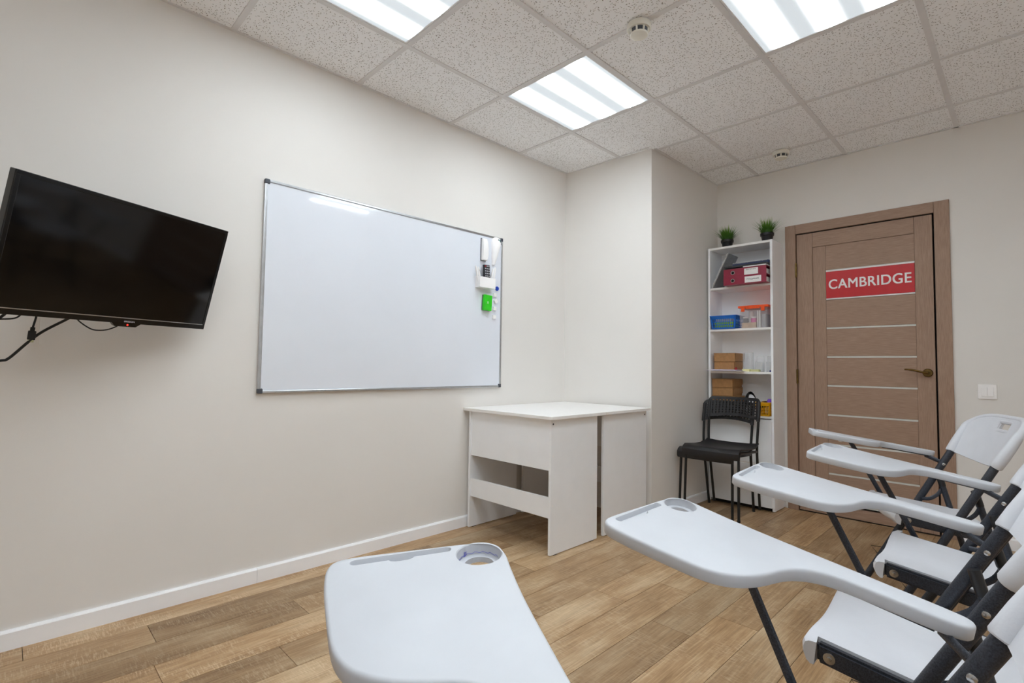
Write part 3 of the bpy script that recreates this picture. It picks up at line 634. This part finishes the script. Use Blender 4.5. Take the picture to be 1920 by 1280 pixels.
# acrylic holders
def holder(x, y, z, w_, h_, round_hole, lab):
    t = thing('brochure_holder', lab, 'brochure holder', (x, y, z), 0, 'clear acrylic holders'); hw = w_ / 2; k = .0025
    boxo('rear_sheet', (-hw, hw, .03, .03 + k, 0, h_), 'acrylic', t); boxo('front_sheet', (-hw, hw, 0, k, 0, h_ * (1 if round_hole else .62)), 'acrylic', t)
    for s in (-1, 1): boxo('side_sheet', (min(s * hw, s * (hw - k)), max(s * hw, s * (hw - k)), k, .03, 0, h_ * (.98 if round_hole else .6)), 'acrylic', t)
    boxo('foot_sheet', (-hw, hw, k, .03, 0, k), 'acrylic', t)
    bm = new()
    edge = [(-hw, h_ * .02), (-hw, h_), (hw, h_), (hw, h_ * .02)]
    tube(bm, [(a_, .0315, b_) for a_, b_ in edge], .0009, 5); obj('edge', bm, 'pad_cover', t)
    if round_hole:
        bm = new(); tube(bm, [(.013 * math.cos(q * PI / 10), -.0004, h_ * .79 + .013 * math.sin(q * PI / 10)) for q in range(20)], .0009, 5, True); obj('finger_hole', bm, 'pad_cover', t)
    else:
        bm = new(); tube(bm, [(-hw, -.0004, h_ * .62), (hw, -.0004, h_ * .62)], .0008, 5); tube(bm, fillet([(.018, -.0004, 0), (.018, -.0004, h_ * .6), (.010, -.0004, h_ * .62)], .004, 3), .0008, 5); obj('front_edge', bm, 'pad_cover', t)
holder(1.026, 2.60, zc + .0005, .064, .14, True, 'tall clear acrylic holder with a round hole next to the cardboard boxes')
holder(1.106, 2.61, zc + .0005, .052, .112, False, 'middle small clear acrylic holder on the shelf'); holder(1.180, 2.61, zc + .0005, .05, .112, False, 'rightmost small clear acrylic holder on the shelf')
tag(boxo('sticky_notes', (1.0, 1.056, 2.562, 2.592, zc + .0005, zc + .018), 'note_yellow', None, .001), 'pale yellow sticky note block in front of the tall holder', 'notes')
tag(boxo('sticky_notes', (1.062, 1.12, 2.565, 2.598, zc + .0005, zc + .016), 'note_olive', None, .001), 'olive yellow note block in front of the middle holder', 'notes')
bm = new(); lathe(bm, [(.010, 0), (.010, .006), (.004, .008), (.006, .016)], 12, (.972, 2.53, zc + .0135)); tag(obj('push_pin', bm, 'red_bit', None, True), 'small red pin in front of the cardboard box', 'pin')
bm = new(); lathe(bm, [(.007, 0), (.007, .010), (.004, .012)], 12, (1.198, 2.57, zc + .0005)); tag(obj('marker_cap', bm, 'blue_bit', None, True), 'small dark blue marker cap at the right end of the middle shelf', 'marker cap')  # loose cap of a marker lying on the shelf
# cap and yellow basket on the lowest open shelf
cp = thing('baseball_cap', 'black and white cap lying on the lower shelf', 'cap', (1.04, 2.62, zd + .0008))
bm = new()
def dome(bm, r, h_, t0, t1, n=14, m=7, z0=0):
    rows_ = []
    for i in range(m + 1):
        f = i / m * PI / 2; rows_.append([bm.verts.new((r * math.cos(f) * math.cos(t0 + (t1 - t0) * j / n), r * math.cos(f) * math.sin(t0 + (t1 - t0) * j / n), z0 + h_ * math.sin(f))) for j in range(n + 1)])
    for A, B in zip(rows_, rows_[1:]):
        for j in range(n): bm.faces.new((A[j], A[j + 1], B[j + 1], B[j]))
dome(bm, .054, .168, PI * .2, PI * 1.5); obj('crown', bm, 'felt_black', cp, True)
bm = new(); dome(bm, .0548, .146, PI * 1.3, PI * 2.3, z0=.001); obj('front_panel', bm, 'felt_white', cp, True)
bm = new(); prism(bm, [(.035 + .05 * math.cos(q * PI / 8 - PI / 2 + .3), .045 * math.sin(q * PI / 8 - PI / 2 + .3)) for q in range(9)], lambda a_, b_: (a_, b_ - .02, .098), lambda a_, b_: (a_, b_ - .02, .102)); obj('brim', bm, 'felt_white', cp)
yb_ = basket('plastic_basket', 1.102, 1.204, 2.535, 2.70, zd + .0005, .096, 'basket_yellow', 'small yellow plastic basket on the lower shelf', 7, 3)
bm = new(); bmesh.ops.create_icosphere(bm, subdivisions=2, radius=.02); 
for v_ in bm.verts: v_.co *= 1 + .12 * math.sin(v_.co.x * 300 + v_.co.z * 260)
o = obj('pompom', bm, 'purple', None, True); o.location = (1.186, 2.585, zd + .104); tag(o, 'purple pompom on top of the yellow basket', 'pompom')
o = boxo('cloth_pouch', (-.032, .032, -.05, .05, -.03, .012), 'felt_black', None, .01, 3); o.location = (1.145, 2.605, zd + .09); o.rotation_euler = (0, -.2, 0); tag(o, 'black pouch stuffed into the yellow basket', 'pouch')

# ================================================================== BLACK STACKED CHAIRS (front towards -y)
def black_chair():
    t = thing('stacking_chair', '', 'chair', (0, 0, 0), 0, 'two stacked black chairs')
    r = .0088
    for s in (-1, 1):
        bm = new(); tube(bm, fillet([(s * .182, -.185, 0), (s * .176, -.165, .425), (s * .170, .15, .405)], .035, 6), r, 10); obj('front_leg', bm, 'tube_black', t, True)
        bm = new(); tube(bm, fillet([(s * .160, .235, 0), (s * .168, .165, .43), (s * .173, .178, .56), (s * .173, .206, .735)], .08, 6), r, 10); obj('rear_leg', bm, 'tube_black', t, True)
        for p in ((s * .182, -.185), (s * .160, .235)):
            bm = new(); lathe(bm, [(.0105, .0), (.0105, .012), (.0092, .016)], 10, (p[0], p[1], 0)); obj('foot_cap', bm, 'black_plastic', t, True)
    bm = new(); tube(bm, [(-.173, -.150, .416), (.173, -.150, .416)], .008, 8); tube(bm, [(-.168, .135, .405), (.168, .135, .405)], .008, 8); obj('seat_bar', bm, 'tube_black', t, True)
    # seat shell
    bm = new(); prof = [(-.193, .382), (-.203, .40), (-.202, .424), (-.188, .440), (-.16, .4445), (-.08, .437), (0, .430), (.08, .430), (.14, .440), (.168, .452)]; n = 14; top = []; bot = []
    for py, pz in prof:
        hw = .190 if py < .1 else .182; row = []; row2 = []
        for j in range(n + 1):
            u = j / n * 2 - 1; z = pz + .010 * abs(u) ** 3 * (1 if py > -.17 else .2); row.append(bm.verts.new((u * hw, py, z))); row2.append(bm.verts.new((u * hw, py + (.006 if py < -.18 else 0), z - (.007 if py > -.19 else .001))))
        top.append(row); bot.append(row2)
    for G_ in (top, bot):
        for A, B in zip(G_, G_[1:]):
            for j in range(n): bm.faces.new((A[j], A[j + 1], B[j + 1], B[j]))
    rim_t = top[0] + [r_[-1] for r_ in top[1:-1]] + top[-1][::-1] + [r_[0] for r_ in top[-2:0:-1]]; rim_b = bot[0] + [r_[-1] for r_ in bot[1:-1]] + bot[-1][::-1] + [r_[0] for r_ in bot[-2:0:-1]]
    for i in range(len(rim_t)): bm.faces.new((rim_t[i], rim_t[(i + 1) % len(rim_t)], rim_b[(i + 1) % len(rim_t)], rim_b[i]))
    obj('seat', bm, 'chair_black', t, True)
    # perforated backrest: cells with octagonal holes
    bm = new(); cols, rows = 16, 8; W_, z0, z1 = .372, .612, .765
    def wrap(u, v):       # u,v in 0..1
        y = W_ * (u - .5); uu = abs(u - .5) * 2
        ztop = z1 - (.030 * max(0, (uu - .84) / .16) ** 2.2); zbot = z0 + .020 * (1 - uu ** 2) 
        z = zbot + (ztop - zbot) * v; f = (z - z0) / (z1 - z0)
        return Vector((y, .178 + .030 * f + .034 * (1 - uu ** 2) - .004, z))
    vc = {}
    def V(u, v):
        k = (round(u, 5), round(v, 5))
        if k not in vc: vc[k] = bm.verts.new(wrap(u, v))
        return vc[k]
    for i in range(cols):
        for j in range(rows):
            u0, u1, v0, v1 = i / cols, (i + 1) / cols, j / rows, (j + 1) / rows
            um, vm = (u0 + u1) / 2, (v0 + v1) / 2; R8 = [(u0, v0), (um, v0), (u1, v0), (u1, vm), (u1, v1), (um, v1), (u0, v1), (u0, vm)]
            hole = 1 <= i < cols - 1 and 1 <= j < rows - 1
            if not hole: bm.faces.new([V(*p) for p in R8]); continue
            hr = .0064; cells = []
            for k in range(8):
                a_ = -3 * PI / 4 + k * PI / 4; cells.append(bm.verts.new(wrap(um + hr * math.cos(a_) / W_, vm + hr * math.sin(a_) / (z1 - z0 - .015))))
            for k in range(8): bm.faces.new((V(*R8[k]), V(*R8[(k + 1) % 8]), cells[(k + 1) % 8], cells[k]))
    bmesh.ops.recalc_face_normals(bm, faces=bm.faces[:]); geo = bm.faces[:]
    bmesh.ops.solidify(bm, geom=geo, thickness=.007); obj('backrest', bm, 'chair_black', t, True)
    for s in (-1, 1):
        bm = new(); tube(bm, [(s * .174, .178, .608), (s * .175, .195, .70), (s * .172, .203, .742)], [.0125, .0125, .010], 10); obj('back_socket', bm, 'chair_black', t, True)
    return t
bc = black_chair(); bc.location = (.949, 2.240, 0); bc.rotation_euler = (0, 0, 0); bc['label'] = 'lower black perforated chair of the stack, showing at its left'
bc2 = copy_tree(bc); bc2.location = (1.001, 2.210, .03); bc2['label'] = 'upper black perforated chair of the stack in front of the shelf'

# ================================================================== TABLET-ARM FOLDING CHAIRS (local: x forward, y left)
OUT = [(.012, -.252), (.004, -.268), (.012, -.283), (.03, -.288), (.12, -.288), (.25, -.288), (.36, -.289), (.44, -.295), (.475, -.299), (.500, -.294), (.515, -.28), (.522, -.25), (.526, -.17), (.531, -.08), (.526, -.057), (.507, -.046), (.46, -.046), (.40, -.052), (.34, -.059), (.31, -.067), (.287, -.08), (.271, -.098), (.259, -.117), (.248, -.145), (.24, -.175), (.23, -.198), (.212, -.22), (.185, -.235), (.15, -.24), (.09, -.243), (.04, -.246)]
def smooth_loop(P_, it=2):
    for _ in range(it):
        Q = []
        for i in range(len(P_)):
            a_, b_ = P_[i], P_[(i + 1) % len(P_)]; Q += [(a_[0] * .75 + b_[0] * .25, a_[1] * .75 + b_[1] * .25), (a_[0] * .25 + b_[0] * .75, a_[1] * .25 + b_[1] * .75)]
        P_ = Q
    return P_
def inset(P_, d):
    n = len(P_); out = []
    area = sum(P_[i][0] * P_[(i + 1) % n][1] - P_[(i + 1) % n][0] * P_[i][1] for i in range(n)); sg_ = 1 if area > 0 else -1
    for i in range(n):
        t = Vector((P_[(i + 1) % n][0] - P_[i - 1][0], P_[(i + 1) % n][1] - P_[i - 1][1])).normalized(); out.append((P_[i][0] - t.y * d * sg_, P_[i][1] + t.x * d * sg_))
    return out
def tablet_mesh():
    bm = new(); loop = smooth_loop(OUT, 2); TH = .024
    def ring(P_, z): return [bm.verts.new((x, y, z)) for x, y in P_]
    def band(A, B):
        for i in range(len(A)): bm.faces.new((A[i], A[(i + 1) % len(A)], B[(i + 1) % len(A)], B[i]))
    prof = [(.0045, 0), (.0018, -.0010), (.0004, -.003), (0, -.006), (.0006, -TH + .003), (.003, -TH)]
    rs_ = [ring(inset(loop, d), z) for d, z in prof]
    for A, B in zip(rs_, rs_[1:]): band(A, B)
    cc = (.4835, -.2605); cr = .0345
    cup = lambda r, z: [bm.verts.new((cc[0] + r * math.cos(2 * PI * k / 36), cc[1] + r * math.sin(2 * PI * k / 36), z)) for k in range(36)]
    c0 = cup(cr, 0); c1 = cup(cr - .0015, -.0015); c2 = cup(cr - .003, -.016); c3 = cup(cr - .0125, -.0165); c4 = cup(cr - .013, -TH - .0005)
    for A, B in ((c0, c1), (c1, c2), (c2, c3), (c3, c4)): band(A, B)
    gx0, gx1, gy0, gy1 = .503, .5185, -.224, -.078
    def gro(z, k):
        P_ = []; rr = (gx1 - gx0) / 2 - k; cx_ = (gx0 + gx1) / 2
        for q in range(9): a_ = -PI / 2 - PI / 2 + q * PI / 8; P_.append((cx_ + rr * math.cos(a_), gy0 + rr + k + rr * math.sin(a_)))
        for q in range(9): a_ = q * PI / 8; P_.append((cx_ + rr * math.cos(a_), gy1 - rr - k + rr * math.sin(a_)))
        for q in range(7): a_ = PI / 2 - PI * q / 6; P_.append((gx0 + k - .0075 * math.cos(a_) , -.150 + .018 * math.sin(a_)))
        return [bm.verts.new((x, y, z)) for x, y in P_]
    g0, g1, g2 = gro(0, 0), gro(-.001, .0006), gro(-.010, .002)
    band(g0, g1); band(g1, g2); bm.faces.new(g2)
    def es(Lp): return [bm.edges.get((Lp[i], Lp[(i + 1) % len(Lp)])) for i in range(len(Lp))]
    bmesh.ops.triangle_fill(bm, use_beauty=True, use_dissolve=False, edges=es(rs_[0]) + es(c0) + es(g0))
    bmesh.ops.triangle_fill(bm, use_beauty=True, use_dissolve=False, edges=es(rs_[-1]) + es(c4))
    return mesh_of(bm, 'writing_tablet', True)
TABLET = tablet_mesh(); TABLET.materials.append(MT['tablet_plastic'])
def folding_chair():
    t = thing('tablet_chair', '', 'chair', (0, 0, 0), 0, 'white tablet-arm folding chairs'); W_ = .204
    tx = lambda z: -(z - .585) * .545
    for s in (-1, 1):
        bm = new(); tube(bm, [(tx(z), s * W_, z) for z in (.004, .2, .4, .6, .652)], .0125, 14, r2=.0145); ft = obj('frame_tube', bm, 'dark_metal', t, True)
        bm = new(); tube(bm, [(tx(.0), s * W_, .0), (tx(.03), s * W_, .03)], .0145, 12, r2=.0165); obj('foot_cap', bm, 'black_plastic', ft, True)
        bm = new(); lathe(bm, [(.0065, 0), (.006, .002 * -s * -1 if s > 0 else -.002), (.003, .0035 if s > 0 else -.0035)], 14, (0, s * (W_ + .0125), .585), 'y'); obj('bolt', bm, 'steel', ft, True)
        if s < 0:
            bm = new(); lathe(bm, [(.0065, 0), (.006, .002), (.003, .0035)], 14, (0, -W_ + .0125, .585), 'y'); obj('bolt', bm, 'steel', ft, True)
        bm = new(); tube(bm, [(tx(.18), s * (W_ + .013), .18), (tx(.18) + .052, s * (W_ + .016), .181), (tx(.15) + .012, s * (W_ + .014), .150)], .0016, 6); obj('linking_clip', bm, 'black_plastic', t, True)
        # rear leg with black sleeve, pivots below the frame tube
        lx = lambda z: .022 - (.54 - z) * .262
        yl = s * (W_ - .022)
        bm = new(); tube(bm, [(lx(z), yl, z) for z in (.004, .27, .535)], .0115, 12, r2=.0135); rl = obj('rear_leg', bm, 'dark_metal', t, True)
        bm = new(); tube(bm, [(lx(.49), yl, .49), (lx(.545), yl, .545)], .0128, 12, r2=.0148); obj('sleeve', bm, 'black_plastic', rl, True)
        bm = new(); tube(bm, [(lx(0), yl, .0), (lx(.03), yl, .03)], .0135, 12, r2=.0155); obj('foot_cap', bm, 'black_plastic', rl, True)
        # curved link between frame tube and rear leg
        bm = new(); tube(bm, fillet([(.085, yl, .428), (.055, yl, .428), (.022, yl, .455), (.008, yl, .485)], .03, 5), .0035, 8, r2=.008); obj('brace', bm, 'dark_metal', t, True)
        # seat side rail
        bm = new(); y0, y1 = sorted((s * .176, s * .196)); zr = lambda x: .437 - .15 * (.262 - x)
        vs_ = box(bm, -.035, .2605, y0, y1, 0, 1)
        for v_ in vs_: v_.co.z = zr(v_.co.x) - (.040 if v_.co.z < .5 else .0)
        bmesh.ops.bevel(bm, geom=bm.edges[:], offset=.005, segments=2, affect='EDGES'); sr = obj('seat_rail', bm, 'dark_metal', t, True)
        bm = new(); k = s
        lathe(bm, [(.0115, 0), (.0110, .0015 * k), (.005, .002 * k), (.0045, .004 * k), (.002, .0045 * k)], 16, (.238, s * .196, .412), 'y'); obj('bolt', bm, 'steel', sr, True)
    bm = new(); tube(bm, [(tx(.17), -W_, .17), (tx(.17), W_, .17)], .009, 10); obj('crossbar', bm, 'dark_metal', t, True)
    bm = new(); tube(bm, [(.022 - (.54 - .14) * .262, -W_ + .022, .14), (.022 - (.54 - .14) * .262, W_ - .022, .14)], .009, 10); obj('crossbar', bm, 'dark_metal', t, True)
    # seat: dished panel + rolled front lip
    bm = new(); ny = 22; top = []; bot = []
    prof = [(.2765, -.046, .02), (.2835, -.040, .012), (.2885, -.026, .006), (.2885, -.014, .006), (.285, -.005, .008), (.278, -.001, .012), (.264, 0, .016), (.262, 0, .018)] + [(.26 - k * .032, 0, .018) for k in range(10)] + [(-.045, .002, .018)]
    for x, dz, th_ in prof:
        hw = .2055 if x > .263 else .1752; A = []; B = []; front = max(0, min(1, (x - .12) / .16))
        for j in range(ny + 1):
            u = j / ny * 2 - 1; au = abs(u * hw) / .2055; wave = -.013 * front * (.5 + .5 * math.cos(PI * min(1, au / .82))) - .007 * (1 - front) * (1 - u ** 4)
            z = .4405 - .15 * (.262 - min(x, .262)) + dz + wave; xr = -.012 * (1 - u * u) if x < -.04 else 0
            ex = (-.006 * max(0, (au - .93) / .07) ** 2) if x > .263 else 0
            A.append(bm.verts.new((x + xr + ex, u * hw, z))); B.append(bm.verts.new((min(x + xr, .266 + .01 * 0) if x > .263 else x + xr, u * hw, z - th_ if x <= .263 else min(z, .4405 - .046 + .004) )))
        top.append(A); bot.append(B)
    bot = bot[7:]
    for G_ in (top, bot):
        for A, B in zip(G_, G_[1:]):
            for j in range(ny): bm.faces.new((A[j], A[j + 1], B[j + 1], B[j]))
    # close: front underside, back edge, sides of the rolled front, sides of the panel
    F0 = [bm.verts.new((.264, v_.co.y, v_.co.z)) for v_ in top[0]]
    for j in range(ny): bm.faces.new((top[0][j], top[0][j + 1], F0[j + 1], F0[j])); bm.faces.new((top[-1][j], bot[-1][j], bot[-1][j + 1], top[-1][j + 1]))
    for e in (0, ny):
        bm.faces.new([r_[e] for r_ in top[:7]] + [F0[e]])
        for k in range(7, len(top) - 1): bm.faces.new((top[k][e], top[k + 1][e], bot[k - 6][e], bot[k - 7][e]))
    obj('seat', bm, 'seat_plastic', t, True)
    # backrest: concave panel on the tubes, handle slot near the top
    bm = new(); d = Vector((-.479, 0, .878)); nf = Vector((.878, 0, .479)); o0 = Vector((tx(.645), 0, .645)); HW = .222; nu, nv = 44, 22; sag = .05; th = .016
    def topv(u): return .118 + .096 * (max(0, 1 - abs(u) ** 3.4)) ** .55
    def pt(u, v, off): 
        s_ = v * topv(u); return o0 + d * s_ + Vector((0, u * HW, 0)) + nf * (.010 - sag * (1 - u * u) * (1 - .25 * v) - off)
    us = [math.sin((j / nu * 2 - 1) * PI / 2 * .96) / math.sin(PI / 2 * .96) for j in range(nu + 1)]
    F = [[bm.verts.new(pt(u, i / nv, 0)) for u in us] for i in range(nv + 1)]; Bk = [[bm.verts.new(pt(u, i / nv, th)) for u in us] for i in range(nv + 1)]
    hole = lambda i, j: abs((us[j] + us[j + 1]) / 2 * HW) < .052 and .70 < (i + .5) / nv < .89
    for i in range(nv):
        for j in range(nu):
            if hole(i, j):
                for (ii, jj, q) in ((i - 1, j, ((i, j), (i, j + 1))), (i + 1, j, ((i + 1, j), (i + 1, j + 1))), (i, j - 1, ((i, j), (i + 1, j))), (i, j + 1, ((i, j + 1), (i + 1, j + 1)))):
                    if not hole(ii, jj): (a_, b_), (c_, e_) = q; bm.faces.new((F[a_][b_], F[c_][e_], Bk[c_][e_], Bk[a_][b_]))
                continue
            bm.faces.new((F[i][j], F[i][j + 1], F[i + 1][j + 1], F[i + 1][j])); bm.faces.new((Bk[i][j], Bk[i + 1][j], Bk[i + 1][j + 1], Bk[i][j + 1]))
    rf = F[0] + [r_[-1] for r_ in F[1:-1]] + F[-1][::-1] + [r_[0] for r_ in F[-2:0:-1]]; rb = Bk[0] + [r_[-1] for r_ in Bk[1:-1]] + Bk[-1][::-1] + [r_[0] for r_ in Bk[-2:0:-1]]
    for i in range(len(rf)): bm.faces.new((rf[i], rf[(i + 1) % len(rf)], rb[(i + 1) % len(rf)], rb[i]))
    rimp = []                # rolled rim: up one side over the tube, across the top, down the other side
    def rp(u, v): return pt(u, v, th / 2)
    side = lambda sg_: [rp(sg_ * .985, q / 6) + (o0 + d * (q / 6 * .118) + Vector((0, sg_ * (W_ + .003), 0)) - rp(sg_ * .985, q / 6)) * max(0, 1 - q / 4) for q in range(6)]
    rimp = [o0 - d * .004 + Vector((0, -W_ - .002, 0))] + side(-1) + [rp(us[j], .985) for j in range(1, nu)] + side(1)[::-1] + [o0 - d * .004 + Vector((0, W_ + .002, 0))]
    nr = len(rimp); rad = []
    for i in range(nr):
        e = min(i, nr - 1 - i); rad.append(.0178 if e == 0 else max(.0105, .0205 - .0012 * max(0, e - 3)))
    tube(bm, rimp, rad, 14)
    ring = [(-.053, .70), (.053, .70), (.053, .89), (-.053, .89)]
    tube(bm, fillet([pt(a_ / HW, b_, th / 2) for a_, b_ in ring + ring[:1]], .012, 4), .0088, 8)
    obj('backrest', bm, 'seat_plastic', t, True)
    return t
fc = folding_chair()
def tablet_arm(t, dz=0, roll=0, slope=0):
    sl = .1624 + slope; ry = roll - .0605; z0 = .612 + dz + roll * .28
    top = lambda x, y: sl * x + ry * y + z0
    o = bpy.data.objects.new('writing_tablet', TABLET); C.objects.link(o); o.parent = t
    ex = Vector((1, 0, sl)).normalized(); nz = Vector((-sl, -ry, 1)).normalized(); ey = nz.cross(ex)
    o.matrix_local = Matrix(((ex.x, ey.x, nz.x, 0), (ex.y, ey.y, nz.y, 0), (ex.z, ey.z, nz.z, z0), (0, 0, 0, 1)))
    bm = new(); box(bm, .05, .215, -.272, -.254, 0, 1)
    for v_ in bm.verts: v_.co.z = top(v_.co.x, v_.co.y) - (.029 if v_.co.z < .5 else .0242)
    obj('tablet_bracket', bm, 'dark_metal', t)
    y_ = -.252
    bm = new(); tube(bm, [(.345, -.238, top(.345, y_) - .026), (.20, -.226, .366)], .0055, 8, r2=.0095); obj('tablet_strut', bm, 'dark_metal', t, True)
    bm = new(); tube(bm, [(.045, -.266, top(.045, y_) - .027), (.0, -.222, .590)], .004, 8, r2=.009); obj('tablet_strut', bm, 'dark_metal', t, True)
    bm = new(); lathe(bm, [(.010, 0), (.010, -.006), (.006, -.009)], 12, (.40, -.15, top(.40, -.15) - .0245)); obj('under_knob', bm, 'plate_white', t, True)
spots = [(2.29, 1.517, 22.68, .001, .096, -.0104, 'white tablet-arm folding chair farthest away, in front of the door'),
         (2.437, .754, 2.17, 0, 0, 0, 'white tablet-arm folding chair second from the door'),
         (2.427, .114, 2.35, 0, 0, 0, 'white tablet-arm folding chair third from the door'),
         (2.421, -.554, -3.71, 0, 0, 0, 'white tablet-arm folding chair fourth from the door'),
         (2.223, -1.253, -27.97, .043, .002, -.058, 'white tablet-arm folding chair nearest the camera, only its tablet shows')]
for i, (x, y, a_, dz, ro, sl, lab) in enumerate(spots):
    t = fc if i == 0 else copy_tree(fc)
    t.location = (x, y, 0); t.rotation_euler = (0, 0, PI + math.radians(a_)); t['label'] = lab; arms = (t, dz, ro, sl)
    spots[i] = arms
for arms in spots: tablet_arm(*arms)

tb = [c_ for c_ in spots[4][0].children if c_.name.startswith('writing_tablet')][0]
bm = new(); tube(bm, [(.4835 + .0312 * math.cos(q * .13 - 1.3), -.2605 + .0312 * math.sin(q * .13 - 1.3), -.0135 + .0012 * math.sin(q * 2.1)) for q in range(22)], .0003, 4)
tube(bm, [(.4835 + .0305 * math.cos(.55 + .12 * math.sin(q * 2.2)), -.2605 + .0305 * math.sin(.55 + .12 * math.sin(q * 2.2)), -.0145 + .0007 * q) for q in range(10)], .0003, 4)
MTs = simple('pen_blue', (70, 70, 190), .5); obj('pen_scribble', bm, 'pen_blue', tb)
